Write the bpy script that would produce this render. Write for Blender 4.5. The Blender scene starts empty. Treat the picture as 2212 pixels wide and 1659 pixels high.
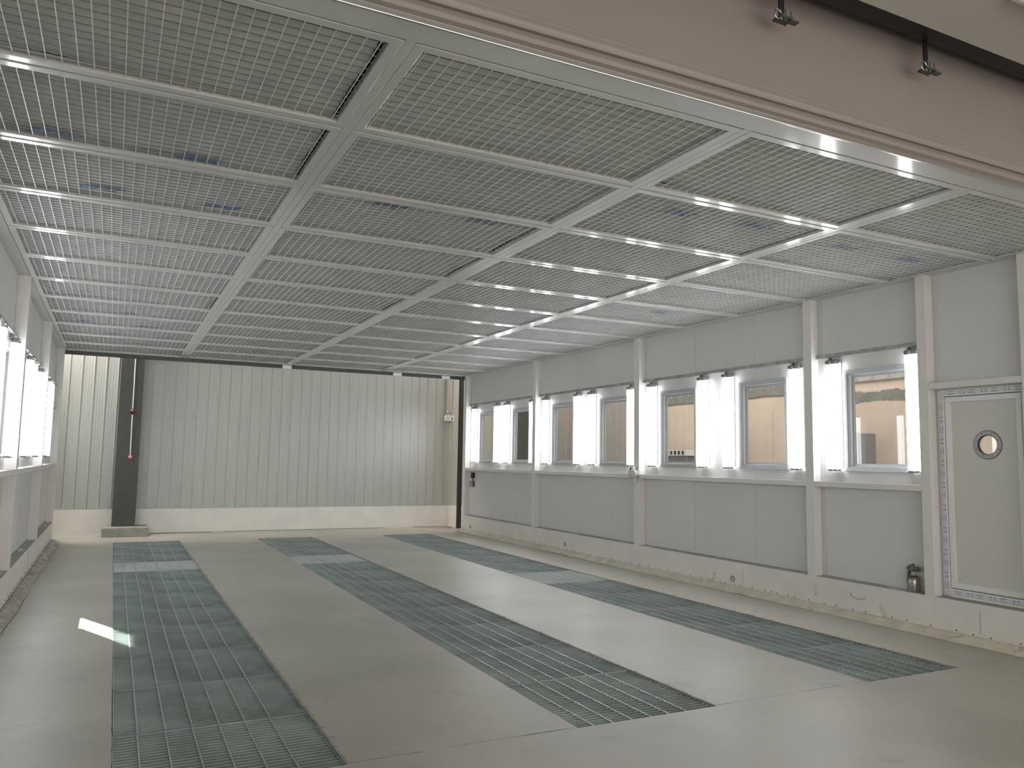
import bpy, math, random
from mathutils import Vector, Matrix
R = math.radians
random.seed(7)
scn = bpy.context.scene
col = scn.collection

# ------------------------------------------------------------------ camera
cam_d = bpy.data.cameras.new('camera')
cam_d.sensor_fit = 'HORIZONTAL'; cam_d.sensor_width = 36.0
cam_d.lens = 1707.47 / 2212 * 36.0
cam_d.clip_start = 0.05; cam_d.clip_end = 200
cam = bpy.data.objects.new('camera', cam_d); col.objects.link(cam)
yaw, pitch, roll = R(26.552), R(5.553), R(0.9366)
fw = Vector((math.sin(yaw)*math.cos(pitch), math.cos(yaw)*math.cos(pitch), math.sin(pitch)))
rt = Vector((math.cos(yaw), -math.sin(yaw), 0)); up = rt.cross(fw)
r2 = rt*math.cos(roll) + up*math.sin(roll); u2 = -rt*math.sin(roll) + up*math.cos(roll)
M = Matrix((r2, u2, -fw)).transposed().to_4x4(); M.translation = Vector((0, 0, 1.47))
cam.matrix_world = M
scn.camera = cam

# ------------------------------------------------------------------ world, sun, exposure
w = bpy.data.worlds.new('world'); scn.world = w; w.use_nodes = True
bg = w.node_tree.nodes['Background']
bg.inputs[0].default_value = (1.0, 0.935, 0.87, 1); bg.inputs[1].default_value = 3.1
sd = bpy.data.lights.new('sun', 'SUN'); sd.energy = 60; sd.angle = R(0.5); sd.color = (1, .95, .86)
sun = bpy.data.objects.new('sun', sd); col.objects.link(sun)
sun.rotation_euler = Vector((.76, -1.786, -1.49)).to_track_quat('-Z', 'Y').to_euler()
sun.location = (-6, 20, 12)
def area(name, loc, size, sizey, power, color, direction):
    d = bpy.data.lights.new(name, 'AREA'); d.shape = 'RECTANGLE'; d.size = size; d.size_y = sizey
    d.energy = power; d.color = color
    o = bpy.data.objects.new(name, d); col.objects.link(o); o.location = loc
    o.rotation_euler = Vector(direction).to_track_quat('-Z', 'Y').to_euler()
    return o
# added fill lights, unseen, above the two aisles and behind the booth
area('hall_fill_light', (7.8, 9.0, 4.9), 1.6, 9.0, 340, (1, .9, .8), (0, 0, -1))
area('hall_fill_light', (8.0, 15.9, 4.9), 1.6, 1.0, 90, (1, .80, .68), (-.25, 0, -1))
area('hall_fill_light', (-1.4, 15.9, 4.9), 1.2, .9, 190, (1, .93, .86), (.35, 0, -1))
area('hall_fill_light', (3.2, 15.85, 5.0), 6.0, .6, 30, (1, .96, .9), (0, .25, -1))
TUBE = 12.0
vs = scn.view_settings
vs.view_transform = 'Standard'; vs.look = 'None'; vs.gamma = 1.0; vs.use_curve_mapping = False
vs.exposure = 0.0
scn.cycles.use_denoising = True
scn.cycles.max_bounces = 10; scn.cycles.diffuse_bounces = 5; scn.cycles.glossy_bounces = 4
scn.cycles.transparent_max_bounces = 12
scn.cycles.sample_clamp_indirect = 6

# ------------------------------------------------------------------ materials
def mat(name, color, rough=.5, metal=0., spec=.5, var=0., vscale=3., bump=0., bscale=40., coat=0., stain=None, stretch=None):
    m = bpy.data.materials.new(name); m.use_nodes = True
    nt = m.node_tree; b = nt.nodes['Principled BSDF']
    b.inputs['Base Color'].default_value = (*color, 1); b.inputs['Roughness'].default_value = rough
    b.inputs['Metallic'].default_value = metal; b.inputs['Specular IOR Level'].default_value = spec
    if coat: b.inputs['Coat Weight'].default_value = coat; b.inputs['Coat Roughness'].default_value = .09
    tc = nt.nodes.new('ShaderNodeTexCoord')
    src = tc.outputs['Object']
    if stretch:
        mp = nt.nodes.new('ShaderNodeMapping'); mp.inputs['Scale'].default_value = stretch
        nt.links.new(src, mp.inputs[0]); src = mp.outputs[0]
    if var:
        n = nt.nodes.new('ShaderNodeTexNoise'); n.inputs['Scale'].default_value = vscale; n.inputs['Detail'].default_value = 6
        nt.links.new(src, n.inputs['Vector'])
        r_ = nt.nodes.new('ShaderNodeMapRange'); r_.inputs['From Min'].default_value = .3; r_.inputs['From Max'].default_value = .7
        r_.inputs['To Min'].default_value = 1-var; r_.inputs['To Max'].default_value = 1+var*.6
        nt.links.new(n.outputs['Fac'], r_.inputs['Value'])
        mx = nt.nodes.new('ShaderNodeVectorMath'); mx.operation = 'SCALE'; mx.inputs[0].default_value = color
        nt.links.new(r_.outputs[0], mx.inputs['Scale'])
        last = mx.outputs[0]
        if stain:
            n2 = nt.nodes.new('ShaderNodeTexNoise'); n2.inputs['Scale'].default_value = stain[1]; n2.inputs['Detail'].default_value = 8
            n2.inputs['Roughness'].default_value = .65
            nt.links.new(src, n2.inputs['Vector'])
            r3 = nt.nodes.new('ShaderNodeMapRange'); r3.inputs['From Min'].default_value = stain[2]; r3.inputs['From Max'].default_value = stain[2]+.12
            nt.links.new(n2.outputs['Fac'], r3.inputs['Value'])
            m2 = nt.nodes.new('ShaderNodeMix'); m2.data_type = 'RGBA'
            sc_ = nt.nodes.new('ShaderNodeMath'); sc_.operation = 'MULTIPLY'; sc_.inputs[1].default_value = stain[3]
            nt.links.new(r3.outputs[0], sc_.inputs[0]); nt.links.new(sc_.outputs[0], m2.inputs[0])
            nt.links.new(last, m2.inputs[6]); m2.inputs[7].default_value = (*stain[0], 1)
            last = m2.outputs[2]
        nt.links.new(last, b.inputs['Base Color'])
    if bump:
        n = nt.nodes.new('ShaderNodeTexNoise'); n.inputs['Scale'].default_value = bscale; n.inputs['Detail'].default_value = 5
        nt.links.new(src, n.inputs['Vector'])
        bp = nt.nodes.new('ShaderNodeBump'); bp.inputs['Strength'].default_value = bump; bp.inputs['Distance'].default_value = .01
        nt.links.new(n.outputs['Fac'], bp.inputs['Height']); nt.links.new(bp.outputs[0], b.inputs['Normal'])
    return m
def emis(name, color, strength):
    m = bpy.data.materials.new(name); m.use_nodes = True; b = m.node_tree.nodes['Principled BSDF']
    b.inputs['Base Color'].default_value = (.8, .8, .8, 1)
    b.inputs['Emission Color'].default_value = (*color, 1); b.inputs['Emission Strength'].default_value = strength
    return m
def glassmat(name, refl=.12, tint=(.93, .96, .96)):
    m = bpy.data.materials.new(name); m.use_nodes = True; nt = m.node_tree
    for n in list(nt.nodes): nt.nodes.remove(n)
    o = nt.nodes.new('ShaderNodeOutputMaterial'); mx = nt.nodes.new('ShaderNodeMixShader')
    t = nt.nodes.new('ShaderNodeBsdfTransparent'); t.inputs[0].default_value = (*tint, 1)
    g = nt.nodes.new('ShaderNodeBsdfGlossy'); g.inputs['Roughness'].default_value = .01
    ge = nt.nodes.new('ShaderNodeNewGeometry'); dt = nt.nodes.new('ShaderNodeVectorMath'); dt.operation = 'DOT_PRODUCT'
    nt.links.new(ge.outputs['Incoming'], dt.inputs[0]); nt.links.new(ge.outputs['Normal'], dt.inputs[1])
    def mth(op, a, b):
        n = nt.nodes.new('ShaderNodeMath'); n.operation = op
        for k, q in enumerate((a, b)):
            if isinstance(q, (int, float)): n.inputs[k].default_value = q
            elif q is not None: nt.links.new(q, n.inputs[k])
        return n.outputs[0]
    c1 = mth('SUBTRACT', 1.0, mth('ABSOLUTE', dt.outputs['Value'], None)); p5 = mth('POWER', c1, 5.0)
    fr = mth('ADD', mth('MULTIPLY', p5, .92), .05)
    nt.links.new(fr, mx.inputs[0]); nt.links.new(t.outputs[0], mx.inputs[1]); nt.links.new(g.outputs[0], mx.inputs[2])
    nt.links.new(mx.outputs[0], o.inputs[0])
    return m
PANEL = mat('painted_panel', (.65, .655, .64), .42, var=.03, vscale=1.5, bump=.02, bscale=200)
POST = mat('painted_post', (.74, .72, .70), .45, var=.04, vscale=4, bump=.03, bscale=90)
PLINTH = mat('painted_plinth', (.74, .72, .675), .5, var=.07, vscale=3, bump=.05, bscale=30, stain=((.42, .39, .33), 5., .66, .5))
ALU = mat('ceiling_aluminium', (.54, .555, .54), .42, 0, .5, var=.03, vscale=3, bump=.03, bscale=60, coat=.7)
ALUW = mat('window_aluminium', (.44, .46, .48), .3, .5, .5, var=.05, vscale=8)
MAT = mat('filter_mat', (.55, .565, .55), .9, var=.12, vscale=5, bump=.25, bscale=18)
WIRE = mat('wire', (.72, .73, .71), .35, .0)
WIRE_SHADED = mat('wire_shaded', (.20, .205, .20), .5, .2)  # same mesh as wire; shade on the cross wires put into the colour
DARK = mat('black_gap', (.02, .02, .02), .7)
GALV = mat('galvanised', (.38, .39, .37), .4, .25, var=.35, vscale=12)
LEDGE = mat('ledge_metal', (.38, .38, .365), .5, .3, var=.15, vscale=10)
WHITE = mat('white_paint', (.78, .78, .77), .4)
PVC = mat('white_pvc', (.76, .77, .76), .3)
DOORM = mat('door_panel', (.62, .62, .57), .4, var=.02, vscale=2)
FILM = mat('film', (.66, .68, .72), .35, var=.05, vscale=30)
INK = mat('ink', (.05, .05, .07), .6)
BLUE = mat('blue_ink', (.07, .15, .34), .7)
GINK = mat('grey_ink', (.18, .19, .24), .7)
FLOOR = mat('floor_concrete', (.395, .385, .338), .42, spec=.4, var=.16, vscale=.9, bump=.04, bscale=50, stain=((.24, .235, .215), 2.6, .60, .6))
PIT = mat('pit_concrete', (.20, .23, .22), .8, var=.2, vscale=3)
PITF = mat('pit_filter', (.16, .22, .21), .8, var=.25, vscale=4)
GRATE = mat('grate_steel', (.30, .36, .35), .45, .1, .5, var=.45, vscale=1.6)
GRATEB = mat('grate_steel_pale', (.52, .57, .55), .5, .1, .5, var=.15, vscale=2)
ROD = mat('grate_rod', (.44, .50, .49), .4, .4)
SKIN = mat('skirt_strip', (.62, .58, .48), .4, var=.15, vscale=6, stain=((.30, .26, .19), 7., .56, .7))
DIRTY = mat('dirty_strip', (.42, .40, .36), .5, var=.3, vscale=8, stain=((.12, .10, .08), 9., .52, .8))
CLAD = mat('wall_cladding', (.43, .445, .42), .33, .0, .5, var=.05, vscale=2, stretch=(8, 8, .4), bump=.03)
CONC = mat('raw_concrete', (.30, .29, .26), .85, var=.25, vscale=8, bump=.3, bscale=60)
COLM = mat('column_paint', (.062, .066, .058), .55, var=.15, vscale=5)
BLACK = mat('black_paint', (.012, .012, .013), .5)
HEADER = mat('dark_steel', (.06, .065, .055), .5)
FASCIA = mat('fascia_paint', (.255, .222, .206), .45, var=.04, vscale=2)
HALLC = mat('hall_ceiling', (.46, .45, .42), .6, var=.03, vscale=2)
PEACH = mat('peach_render', (.60, .515, .45), .7, var=.08, vscale=2, bump=.1)
PLAST = mat('grey_plaster', (.22, .23, .22), .8, var=.2, vscale=6)
PINKC = mat('outer_cladding', (.40, .38, .365), .5, var=.06, vscale=2)
CAP = mat('lamp_cap', (.22, .23, .22), .45, .4)
CAPL = mat('lamp_housing', (.75, .76, .77), .35)
TUBEM = emis('lit_tube', (.97, .985, 1.0), TUBE)
GUARD = mat('guard_wire', (.62, .64, .70), .3, .3)
GLASS = glassmat('window_glass')
RED = mat('red_plastic', (.35, .015, .02), .4)
DRED = mat('dark_red', (.10, .015, .012), .4)
CHROME = mat('polished_steel', (.6, .6, .58), .18, .9)
GUNM = mat('gun_metal', (.13, .13, .11), .35, .7)
CUPM = mat('cup_steel', (.42, .41, .37), .3, .8, var=.3, vscale=20)
ORANGE = mat('orange_band', (.40, .12, .05), .5, var=.3, vscale=60)
RINGM = mat('ring_steel', (.26, .26, .25), .35, .4)
SOCK = mat('grey_plastic', (.25, .26, .27), .5)
CREAM = mat('cream_metal', (.50, .48, .43), .45, .2)
TAPE = mat('clear_tape', (.64, .61, .55), .15, var=.1, vscale=20)

# ------------------------------------------------------------------ mesh helpers
class MB:
    def __init__(s): s.v = []; s.f = []; s.m = []; s.mats = []
    def mi(s, m):
        if m not in s.mats: s.mats.append(m)
        return s.mats.index(m)
    def face(s, idx, m): s.f.append(idx); s.m.append(s.mi(m))
    def box(s, x0, x1, y0, y1, z0, z1, m, T=None):
        n = len(s.v)
        P = [Vector(p) for p in ((x0,y0,z0),(x1,y0,z0),(x1,y1,z0),(x0,y1,z0),(x0,y0,z1),(x1,y0,z1),(x1,y1,z1),(x0,y1,z1))]
        if T is not None: P = [T @ p for p in P]
        s.v += P
        for q in ((3,2,1,0),(4,5,6,7),(0,1,5,4),(2,3,7,6),(1,2,6,5),(3,0,4,7)):
            s.face([n+i for i in q], m)
    def quad(s, pts, m):
        n = len(s.v); s.v += [Vector(p) for p in pts]; s.face(list(range(n, n+len(pts))), m)
    def cyl(s, p0, p1, r, m, n=12, r1=None, cap=True):
        p0 = Vector(p0); p1 = Vector(p1); r1 = r if r1 is None else r1
        d = (p1-p0).normalized(); a = d.orthogonal().normalized(); b = d.cross(a)
        k = len(s.v)
        for i in range(n):
            t = 2*math.pi*i/n; q = a*math.cos(t)+b*math.sin(t)
            s.v += [p0+q*r, p1+q*r1]
        for i in range(n):
            j = (i+1) % n; s.face([k+2*i, k+2*j, k+2*j+1, k+2*i+1], m)
        if cap:
            s.face([k+2*i for i in range(n)][::-1], m); s.face([k+2*i+1 for i in range(n)], m)
    def lathe(s, base, axis, prof, m, n=24):
        base = Vector(base); d = Vector(axis).normalized(); a = d.orthogonal().normalized(); b = d.cross(a)
        k = len(s.v)
        for (r_, h) in prof:
            for i in range(n):
                t = 2*math.pi*i/n; s.v.append(base+d*h+(a*math.cos(t)+b*math.sin(t))*r_)
        for j in range(len(prof)-1):
            for i in range(n):
                i2 = (i+1) % n; s.face([k+j*n+i, k+j*n+i2, k+(j+1)*n+i2, k+(j+1)*n+i], m)
    def tube(s, pts, r, m, n=8):
        for a, b in zip(pts, pts[1:]): s.cyl(a, b, r, m, n)
    def extr(s, prof, x0, x1, m):            # prof: (y,z) polyline swept along x
        k = len(s.v)
        for (y, z) in prof: s.v += [Vector((x0, y, z)), Vector((x1, y, z))]
        for i in range(len(prof)-1): s.face([k+2*i, k+2*i+1, k+2*i+3, k+2*i+2], m)
    def build(s, name, parent=None, bevel=0, smooth=False, org=None):
        me = bpy.data.meshes.new(name)
        V = s.v
        if org is not None: V = [v-Vector(org) for v in V]
        me.from_pydata([tuple(v) for v in V], [], s.f)
        for m in s.mats: me.materials.append(m)
        me.polygons.foreach_set('material_index', s.m)
        if smooth:
            me.polygons.foreach_set('use_smooth', [True]*len(s.f))
            try: me.set_sharp_from_angle(angle=R(35))
            except Exception: pass
        me.update()
        o = bpy.data.objects.new(name, me); col.objects.link(o)
        if org is not None: o.location = org
        if parent is not None: o.parent = parent; 
        if bevel:
            b = o.modifiers.new('bevel', 'BEVEL'); b.width = bevel; b.segments = 2; b.limit_method = 'ANGLE'
        return o
def tag(o, label=None, cat=None, group=None, kind=None):
    if label: o['label'] = label
    if cat: o['category'] = cat
    if group: o['group'] = group
    if kind: o['kind'] = kind
    return o
def empty(name, loc): 
    o = bpy.data.objects.new(name, None); col.objects.link(o); o.location = loc; o.empty_display_size = .1; return o
def copytree(o, parent=None):
    c = o.copy(); col.objects.link(c)
    if parent is not None: c.parent = parent
    for ch in list(o.children): copytree(ch, c)
    return c

H = 3.236; XF = 6.558; XP = 6.662; LF = -.845; LP = -.955; ZB = .335
YN = 2.95; YE = 15.37
ORD = ['first','second','third','fourth','fifth','sixth','seventh','eighth','ninth','tenth','eleventh','twelfth','thirteenth','fourteenth']

# ------------------------------------------------------------------ floor with grate pits
G = [(.075, 1.09), (2.39, 3.37), (4.72, 5.668)]; GY = (3.895, 14.97)
fl = MB()
fl.quad([(-6,-4,0),(12,-4,0),(12,GY[0],0),(-6,GY[0],0)], FLOOR)
fl.quad([(-6,GY[1],0),(12,GY[1],0),(12,20,0),(-6,20,0)], FLOOR)
def edge(x, seed, amp):
    rnd = random.Random(seed); n = 220
    return [(x+(rnd.random()-.5)*2*amp*(0 if i in (0, n) else 1), GY[0]+(GY[1]-GY[0])*i/n) for i in range(n+1)]
bounds = [edge(-6, 0, 0)]
for k, (a, b) in enumerate(G): bounds += [edge(a, k+1, .002), edge(b, k+11, .006)]
bounds.append(edge(12, 0, 0))
for L, Rr in zip(bounds[0::2], bounds[1::2]):
    for i in range(len(L)-1):
        fl.quad([(*L[i],0),(*Rr[i],0),(*Rr[i+1],0),(*L[i+1],0)], FLOOR)
for L, Rr in zip(bounds[1:-1:2], bounds[2:-1:2]):
    for i in range(len(L)-1):
        fl.quad([(*L[i],0),(*L[i+1],0),(*L[i+1],-.5),(*L[i],-.5)], PIT)
        fl.quad([(*Rr[i],0),(*Rr[i],-.5),(*Rr[i+1],-.5),(*Rr[i+1],0)], PIT)
    fl.quad([(L[0][0],GY[0],0),(L[0][0],GY[0],-.5),(Rr[0][0],GY[0],-.5),(Rr[0][0],GY[0],0)], PIT)
    fl.quad([(L[0][0],GY[1],0),(Rr[0][0],GY[1],0),(Rr[0][0],GY[1],-.5),(L[0][0],GY[1],-.5)], PIT)
    fl.quad([(L[0][0]-.1,GY[0]-.1,-.12),(Rr[0][0]+.1,GY[0]-.1,-.12),(Rr[0][0]+.1,GY[1]+.1,-.12),(L[0][0]-.1,GY[1]+.1,-.12)], PITF)
# saw-cut joints
rnd = random.Random(3)
def crack(x0, x1, yf, wd):
    n = max(4, int((x1-x0)/.12)); pts = []
    for i in range(n+1):
        x = x0+(x1-x0)*i/n; pts.append((x, yf(x)+rnd.uniform(-.004, .004), wd*rnd.uniform(.3, 1.3)))
    for p, q in zip(pts, pts[1:]):
        if rnd.random() < .12: continue
        fl.quad([(p[0],p[1]-p[2],.0006),(q[0],q[1]-q[2],.0006),(q[0],q[1]+q[2],.0006),(p[0],p[1]+p[2],.0006)], PIT)
crack(1.1, 2.38, lambda x: 3.908, .0035); crack(3.38, 4.71, lambda x: 3.908, .0035); crack(5.68, 6.5, lambda x: 3.9, .003)
y2 = lambda x: 7.49+.12*x
crack(-.74, .07, y2, .003); crack(1.1, 2.38, y2, .0035); crack(3.38, 4.71, y2, .0035); crack(5.68, 6.46, y2, .003)
# crumbling edge of concrete on the right lips of the pits
for (a, b) in G:
    for i in range(150):
        y = rnd.uniform(*GY); x = b+abs(rnd.gauss(0, .018)); s_ = rnd.uniform(.003, .010)
        fl.cyl((x, y, -.001), (x, y, rnd.uniform(.002, .006)), s_, CONC, 5, s_*.5)
    fl.box(b, b+.012, GY[0], GY[1], -.03, .0015, CONC)
tag(fl.build('floor'), kind='structure')

# ------------------------------------------------------------------ floor grates
def grate_meshes(x0, x1, ly, barm):
    wd = x1-x0-.012
    a = MB(); n = round(ly/.040)
    for i in range(n):
        y = .012+(ly-.024)*i/(n-1); a.box(-wd/2, wd/2, y-.002, y+.002, -.036, -.004, barm)
    bar = a.build('bar_grid')
    a = MB()
    for k in range(7):
        x = -wd/2+(k+.5+.35)*wd/7.35 if k < 6 else None
        if x is None: continue
        a.box(x-.0035, x+.0035, .006, ly-.006, -.010, -.0025, ROD)
    rods = a.build('cross_rods'); rods.name = 'rod_grid'
    a = MB()
    for s_ in (-1, 1): a.box(s_*wd/2-.003, s_*wd/2+.003, .004, ly-.004, -.036, -.003, barm)
    for y in (.006, ly-.006): a.box(-wd/2, wd/2, y-.002, y+.002, -.036, -.0025, barm)
    fr = a.build('edge_frame')
    return [bar, rods, fr]
G1Y = [3.895, 4.772, 5.677, 6.617, 7.573, 8.417, 9.37, 10.307, 11.25, 12.163, 13.112, 14.106, 14.97]
GNAME = ['left', 'middle', 'right']
PALE = {(0, 8), (1, 8), (2, 5)}
for gi, (a, b) in enumerate(G):
    base = {}
    for k in range(12):
        y0 = G1Y[k] if gi == 0 else GY[0]+(GY[1]-GY[0])*k/12
        y1 = G1Y[k+1] if gi == 0 else GY[0]+(GY[1]-GY[0])*(k+1)/12
        pale = (gi, k) in PALE
        g = empty('steel_grate', ((a+b)/2+random.uniform(-.004, .004), y0, random.uniform(-.004, 0)))
        key = (pale, round(y1-y0, 3))
        if key not in base:
            parts = grate_meshes(a, b, y1-y0, GRATEB if pale else GRATE); base[key] = parts
            for p in parts: p.parent = g
        else:
            for p in base[key]:
                q = p.copy(); col.objects.link(q); q.parent = g
        tag(g, ('pale ' if pale else 'dark ')+'grey steel floor grate in the %s strip, %s from the near end' % (GNAME[gi], ORD[k]), 'floor grate', 'steel grates in the %s floor strip' % GNAME[gi])

# ------------------------------------------------------------------ side walls
POSTS = [(2.95, 3.05), (3.75, 3.86), (4.693, 4.79), (6.025, 6.135), (9.116, 9.24), (12.19, 12.30), (15.25, 15.37)]
LPOSTS = [(2.95, 3.05), (6.025, 6.135), (9.116, 9.24), (12.19, 12.30), (15.25, 15.37)]
WINS = [(4.932, 5.69), (6.46, 7.217), (8.0, 8.744), (9.505, 10.26), (11.0, 11.755), (12.50, 13.255), (13.985, 14.74)]
WZ = (1.42, 2.45)
SEAMS = [5.972, 6.973, 8.04, 9.93, 10.975, 13.10, 14.12]
def wall(side):
    s = 1 if side == 'right' else -1
    xp = XP if s > 0 else LP
    xo = xp+s*.075
    x0, x1 = min(xp, xo), max(xp, xo)
    m = MB()
    cuts = sorted(set([YN, YE]+[a for w_ in WINS for a in w_]+SEAMS+([3.88, 4.65] if s > 0 else [])))
    for a, b in zip(cuts, cuts[1:]):
        mid = (a+b)/2
        ga = .0015 if a in SEAMS else 0; gb = .0015 if b in SEAMS else 0
        inw = any(w_[0] < mid < w_[1] for w_ in WINS); ind = s > 0 and 3.88 < mid < 4.65
        if inw:
            m.box(x0, x1, a+ga, b-gb, ZB, WZ[0]+.01, PANEL); m.box(x0, x1, a+ga, b-gb, WZ[1]-.01, H+.1, PANEL)
        elif ind: m.box(x0, x1, a, b, 2.165, H+.1, PANEL)
        else: m.box(x0, x1, a+ga, b-gb, ZB, H+.1, PANEL)
    # dark seam backing
    for q in SEAMS:
        if any(w_[0] < q < w_[1] for w_ in WINS):
            m.box(x0+.02, x1-.02, q-.004, q+.004, ZB, WZ[0], DARK); m.box(x0+.02, x1-.02, q-.004, q+.004, WZ[1], H, DARK)
        else: m.box(x0+.02, x1-.02, q-.004, q+.004, ZB, H, DARK)
    tag(m.build('wall_'+side), kind='structure')
wall('right'); wall('left')

def baseboard(side):
    s = 1 if side == 'right' else -1; xf = XF if s > 0 else LF; xp = XP if s > 0 else LP
    m = MB(); a, b = sorted((xf, xp+s*.075))
    m.box(a, b, YN, YE, 0, ZB, PLINTH)
    a, b = sorted((xf+s*.006, xp))
    m.box(a, b, YN+.05, YE-.02, ZB, ZB+.004, LEDGE)
    a, b = sorted((xp-s*.012, xp)); m.box(a, b, YN, YE, ZB, ZB+.012, LEDGE)
    rd = random.Random(5)
    # peeled white paint flakes on the ledge
    for i in range(26 if s > 0 else 14):
        y = rd.uniform(4.8, 14.8); l = rd.uniform(.06, .30); w_ = rd.uniform(.014, .028); cx = xf+s*rd.uniform(.035, .08)
        pts = [(cx+w_*math.sin(t)*rd.uniform(.7, 1.1), y+l/2*math.cos(t)*rd.uniform(.85, 1.1), ZB+.0055) for t in [2*math.pi*j/9 for j in range(9)]]
        m.quad(pts, WHITE)
    # flange of the skirting with its nail heads
    if s > 0: m.box(xf-.003, xf, YN, YE, .058, .094, PLINTH)
    y = 3.1
    while y < YE-.1:
        z = .080+rd.uniform(-.003, .004)
        m.cyl((xf-s*.002, y, z), (xf-s*.006, y, z), .0065, INK, 8); y += rd.choice([.15, .2, .24, .09])
    for yj in ((7.094, 4.29) if s > 0 else (7.9, 11.2)):
        m.box(min(xf, xf-s*.0008), max(xf, xf-s*.0008), yj-.0012, yj+.0012, .10, ZB-.05, DARK)
    tag(m.build('baseboard_'+side), kind='structure')
baseboard('right'); baseboard('left')

def strip(side):
    s = 1 if side == 'right' else -1; xf = XF if s > 0 else LF
    m = MB(); n = 260; rd = random.Random(9+s); mt = SKIN if s > 0 else DIRTY
    ph = [rd.uniform(0, 6) for _ in range(6)]
    lifts = [(rd.uniform(YN, YE), rd.uniform(.05, .12), rd.uniform(.4, 1)) for _ in range(9 if s > 0 else 26)]
    mi = m.mi(mt); J = 8
    for i in range(n+1):
        y = YN+.02+(YE-YN-.04)*i/n
        wv = math.sin(y*2.1+ph[0])*.5+math.sin(y*5.3+ph[1])*.3+math.sin(y*11+ph[2])*.2
        lf = sum(h_*math.exp(-((y-c_)/w_)**2) for c_, w_, h_ in lifts)
        for j in range(J):
            t = j/(J-1)
            if s > 0:
                x = xf-(.004+.098*t**1.1+.004*wv*t); z = .062*(1-t)**1.5+.003+.010*lf*t*t*t+.002*abs(wv)*math.sin(math.pi*t)
            else:
                cr = .012*math.sin(y*19+ph[3]+3*t)*math.sin(y*7+ph[4])
                x = xf+(.004+.115*t+.016*wv*t*t); z = .040*(1-t)**1.2+.003+.020*lf*math.sin(math.pi*min(1, t*1.1))+abs(cr)*math.sin(math.pi*t)+.012*lf*t**3
            m.v.append(Vector((x, y, max(.002, z))))
    for i in range(n):
        for j in range(J-1):
            k = i*J+j; m.f.append([k, k+J, k+J+1, k+1]); m.m.append(mi)
    o = m.build('skirting_strip', smooth=True)
    so = o.modifiers.new('sol', 'SOLIDIFY'); so.thickness = .0025
    return o
tag(strip('right'), 'cream coved skirting strip tacked along the foot of the right wall', 'skirting')
tag(strip('left'), 'dirty wrinkled grey skirting strip curling along the foot of the left wall', 'skirting')

def postobj(y0, y1, s, label, z0=ZB, z1=H+.0):
    xf = XF if s > 0 else LF; xp = XP if s > 0 else LP
    m = MB(); a, b = sorted((xf, xp-s*.0005)); m.box(a, b, y0, y1, z0, z1, POST)
    o = m.build('steel_post', bevel=.003, org=((a+b)/2, (y0+y1)/2, z0))
    return tag(o, label, 'post', 'painted wall posts')
PL = ['at the near end of the right wall', 'on the near side of the door', 'between the door and the nearest window', 'between the nearest and second window', 'with the round junction fitting on it', 'between the third and fourth window from the back', 'at the far end beside the black switch box']
for (a, b), t in zip(POSTS, PL): postobj(a, b, 1, 'cream steel post on the right wall, '+t)
PL2 = ['at its near end', 'second from the near end', 'third from the near end', 'fourth from the near end', 'at its far end']
for (a, b), t in zip(LPOSTS, PL2): postobj(a, b, -1, 'pale steel post on the left wall, '+t)

def rail(y0, y1, s, z0, z1, label, name='horizontal_rail'):
    xf = XF if s > 0 else LF; xp = XP if s > 0 else LP
    m = MB(); a, b = sorted((xf+s*.002, xp-s*.0005)); m.box(a, b, y0+.001, y1-.001, z0, z1, POST)
    return tag(m.build(name, bevel=.002, org=((a+b)/2, (y0+y1)/2, z0)), label, 'rail', 'painted rails between the posts')
BAY = ['nearest bay beside the door', 'second bay from the door', 'third bay from the door', 'farthest bay']
for i in range(2, 6):
    rail(POSTS[i][1], POSTS[i+1][0], 1, 1.255, 1.31, 'cream horizontal rail under the windows of the right wall, '+BAY[i-2])
rail(POSTS[1][1], POSTS[2][0], 1, 2.175, 2.23, 'cream horizontal rail across the top of the door', 'door_header_rail')
for i in range(4):
    rail(LPOSTS[i][1], LPOSTS[i+1][0], -1, 1.255, 1.31, 'pale horizontal rail of the left wall under the lights, %s bay from the camera' % ORD[i])
# galvanised strips above the lights
def gstrip(y0, y1, s, label):
    xp = XP if s > 0 else LP; m = MB(); a, b = sorted((xp-s*.025, xp-s*.0005))
    m.box(a, b, y0+.03, y1, 2.600, 2.640, GALV); a, b = sorted((xp-s*.045, xp-s*.0005)); m.box(a, b, y0+.03, y1, 2.598, 2.601, GALV)
    o = m.build('mounting_strip', org=(xp, (y0+y1)/2, 2.6)); tag(o, label, 'strip', 'galvanised strips above the lights')
    m = MB(); a, b = sorted((xp-s*.06, xp-s*.001)); m.box(a, b, y0+.001, y0+.03, 2.592, 2.648, POST)
    m.cyl(((a+b)/2, y0+.031, 2.62), ((a+b)/2, y0+.0325, 2.62), .005, INK, 8)
    c = m.build('end_clip', org=(xp, (y0+y1)/2, 2.6)); c.parent = o; c.location = (0, 0, 0)
for i in range(2, 6): gstrip(POSTS[i][1], POSTS[i+1][0], 1, 'scratched galvanised strip above the lights of the right wall, '+BAY[i-2])
for i in range(4): gstrip(LPOSTS[i][1], LPOSTS[i+1][0], -1, 'galvanised strip above the lights of the left wall, %s bay from the camera' % ORD[i])

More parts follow.
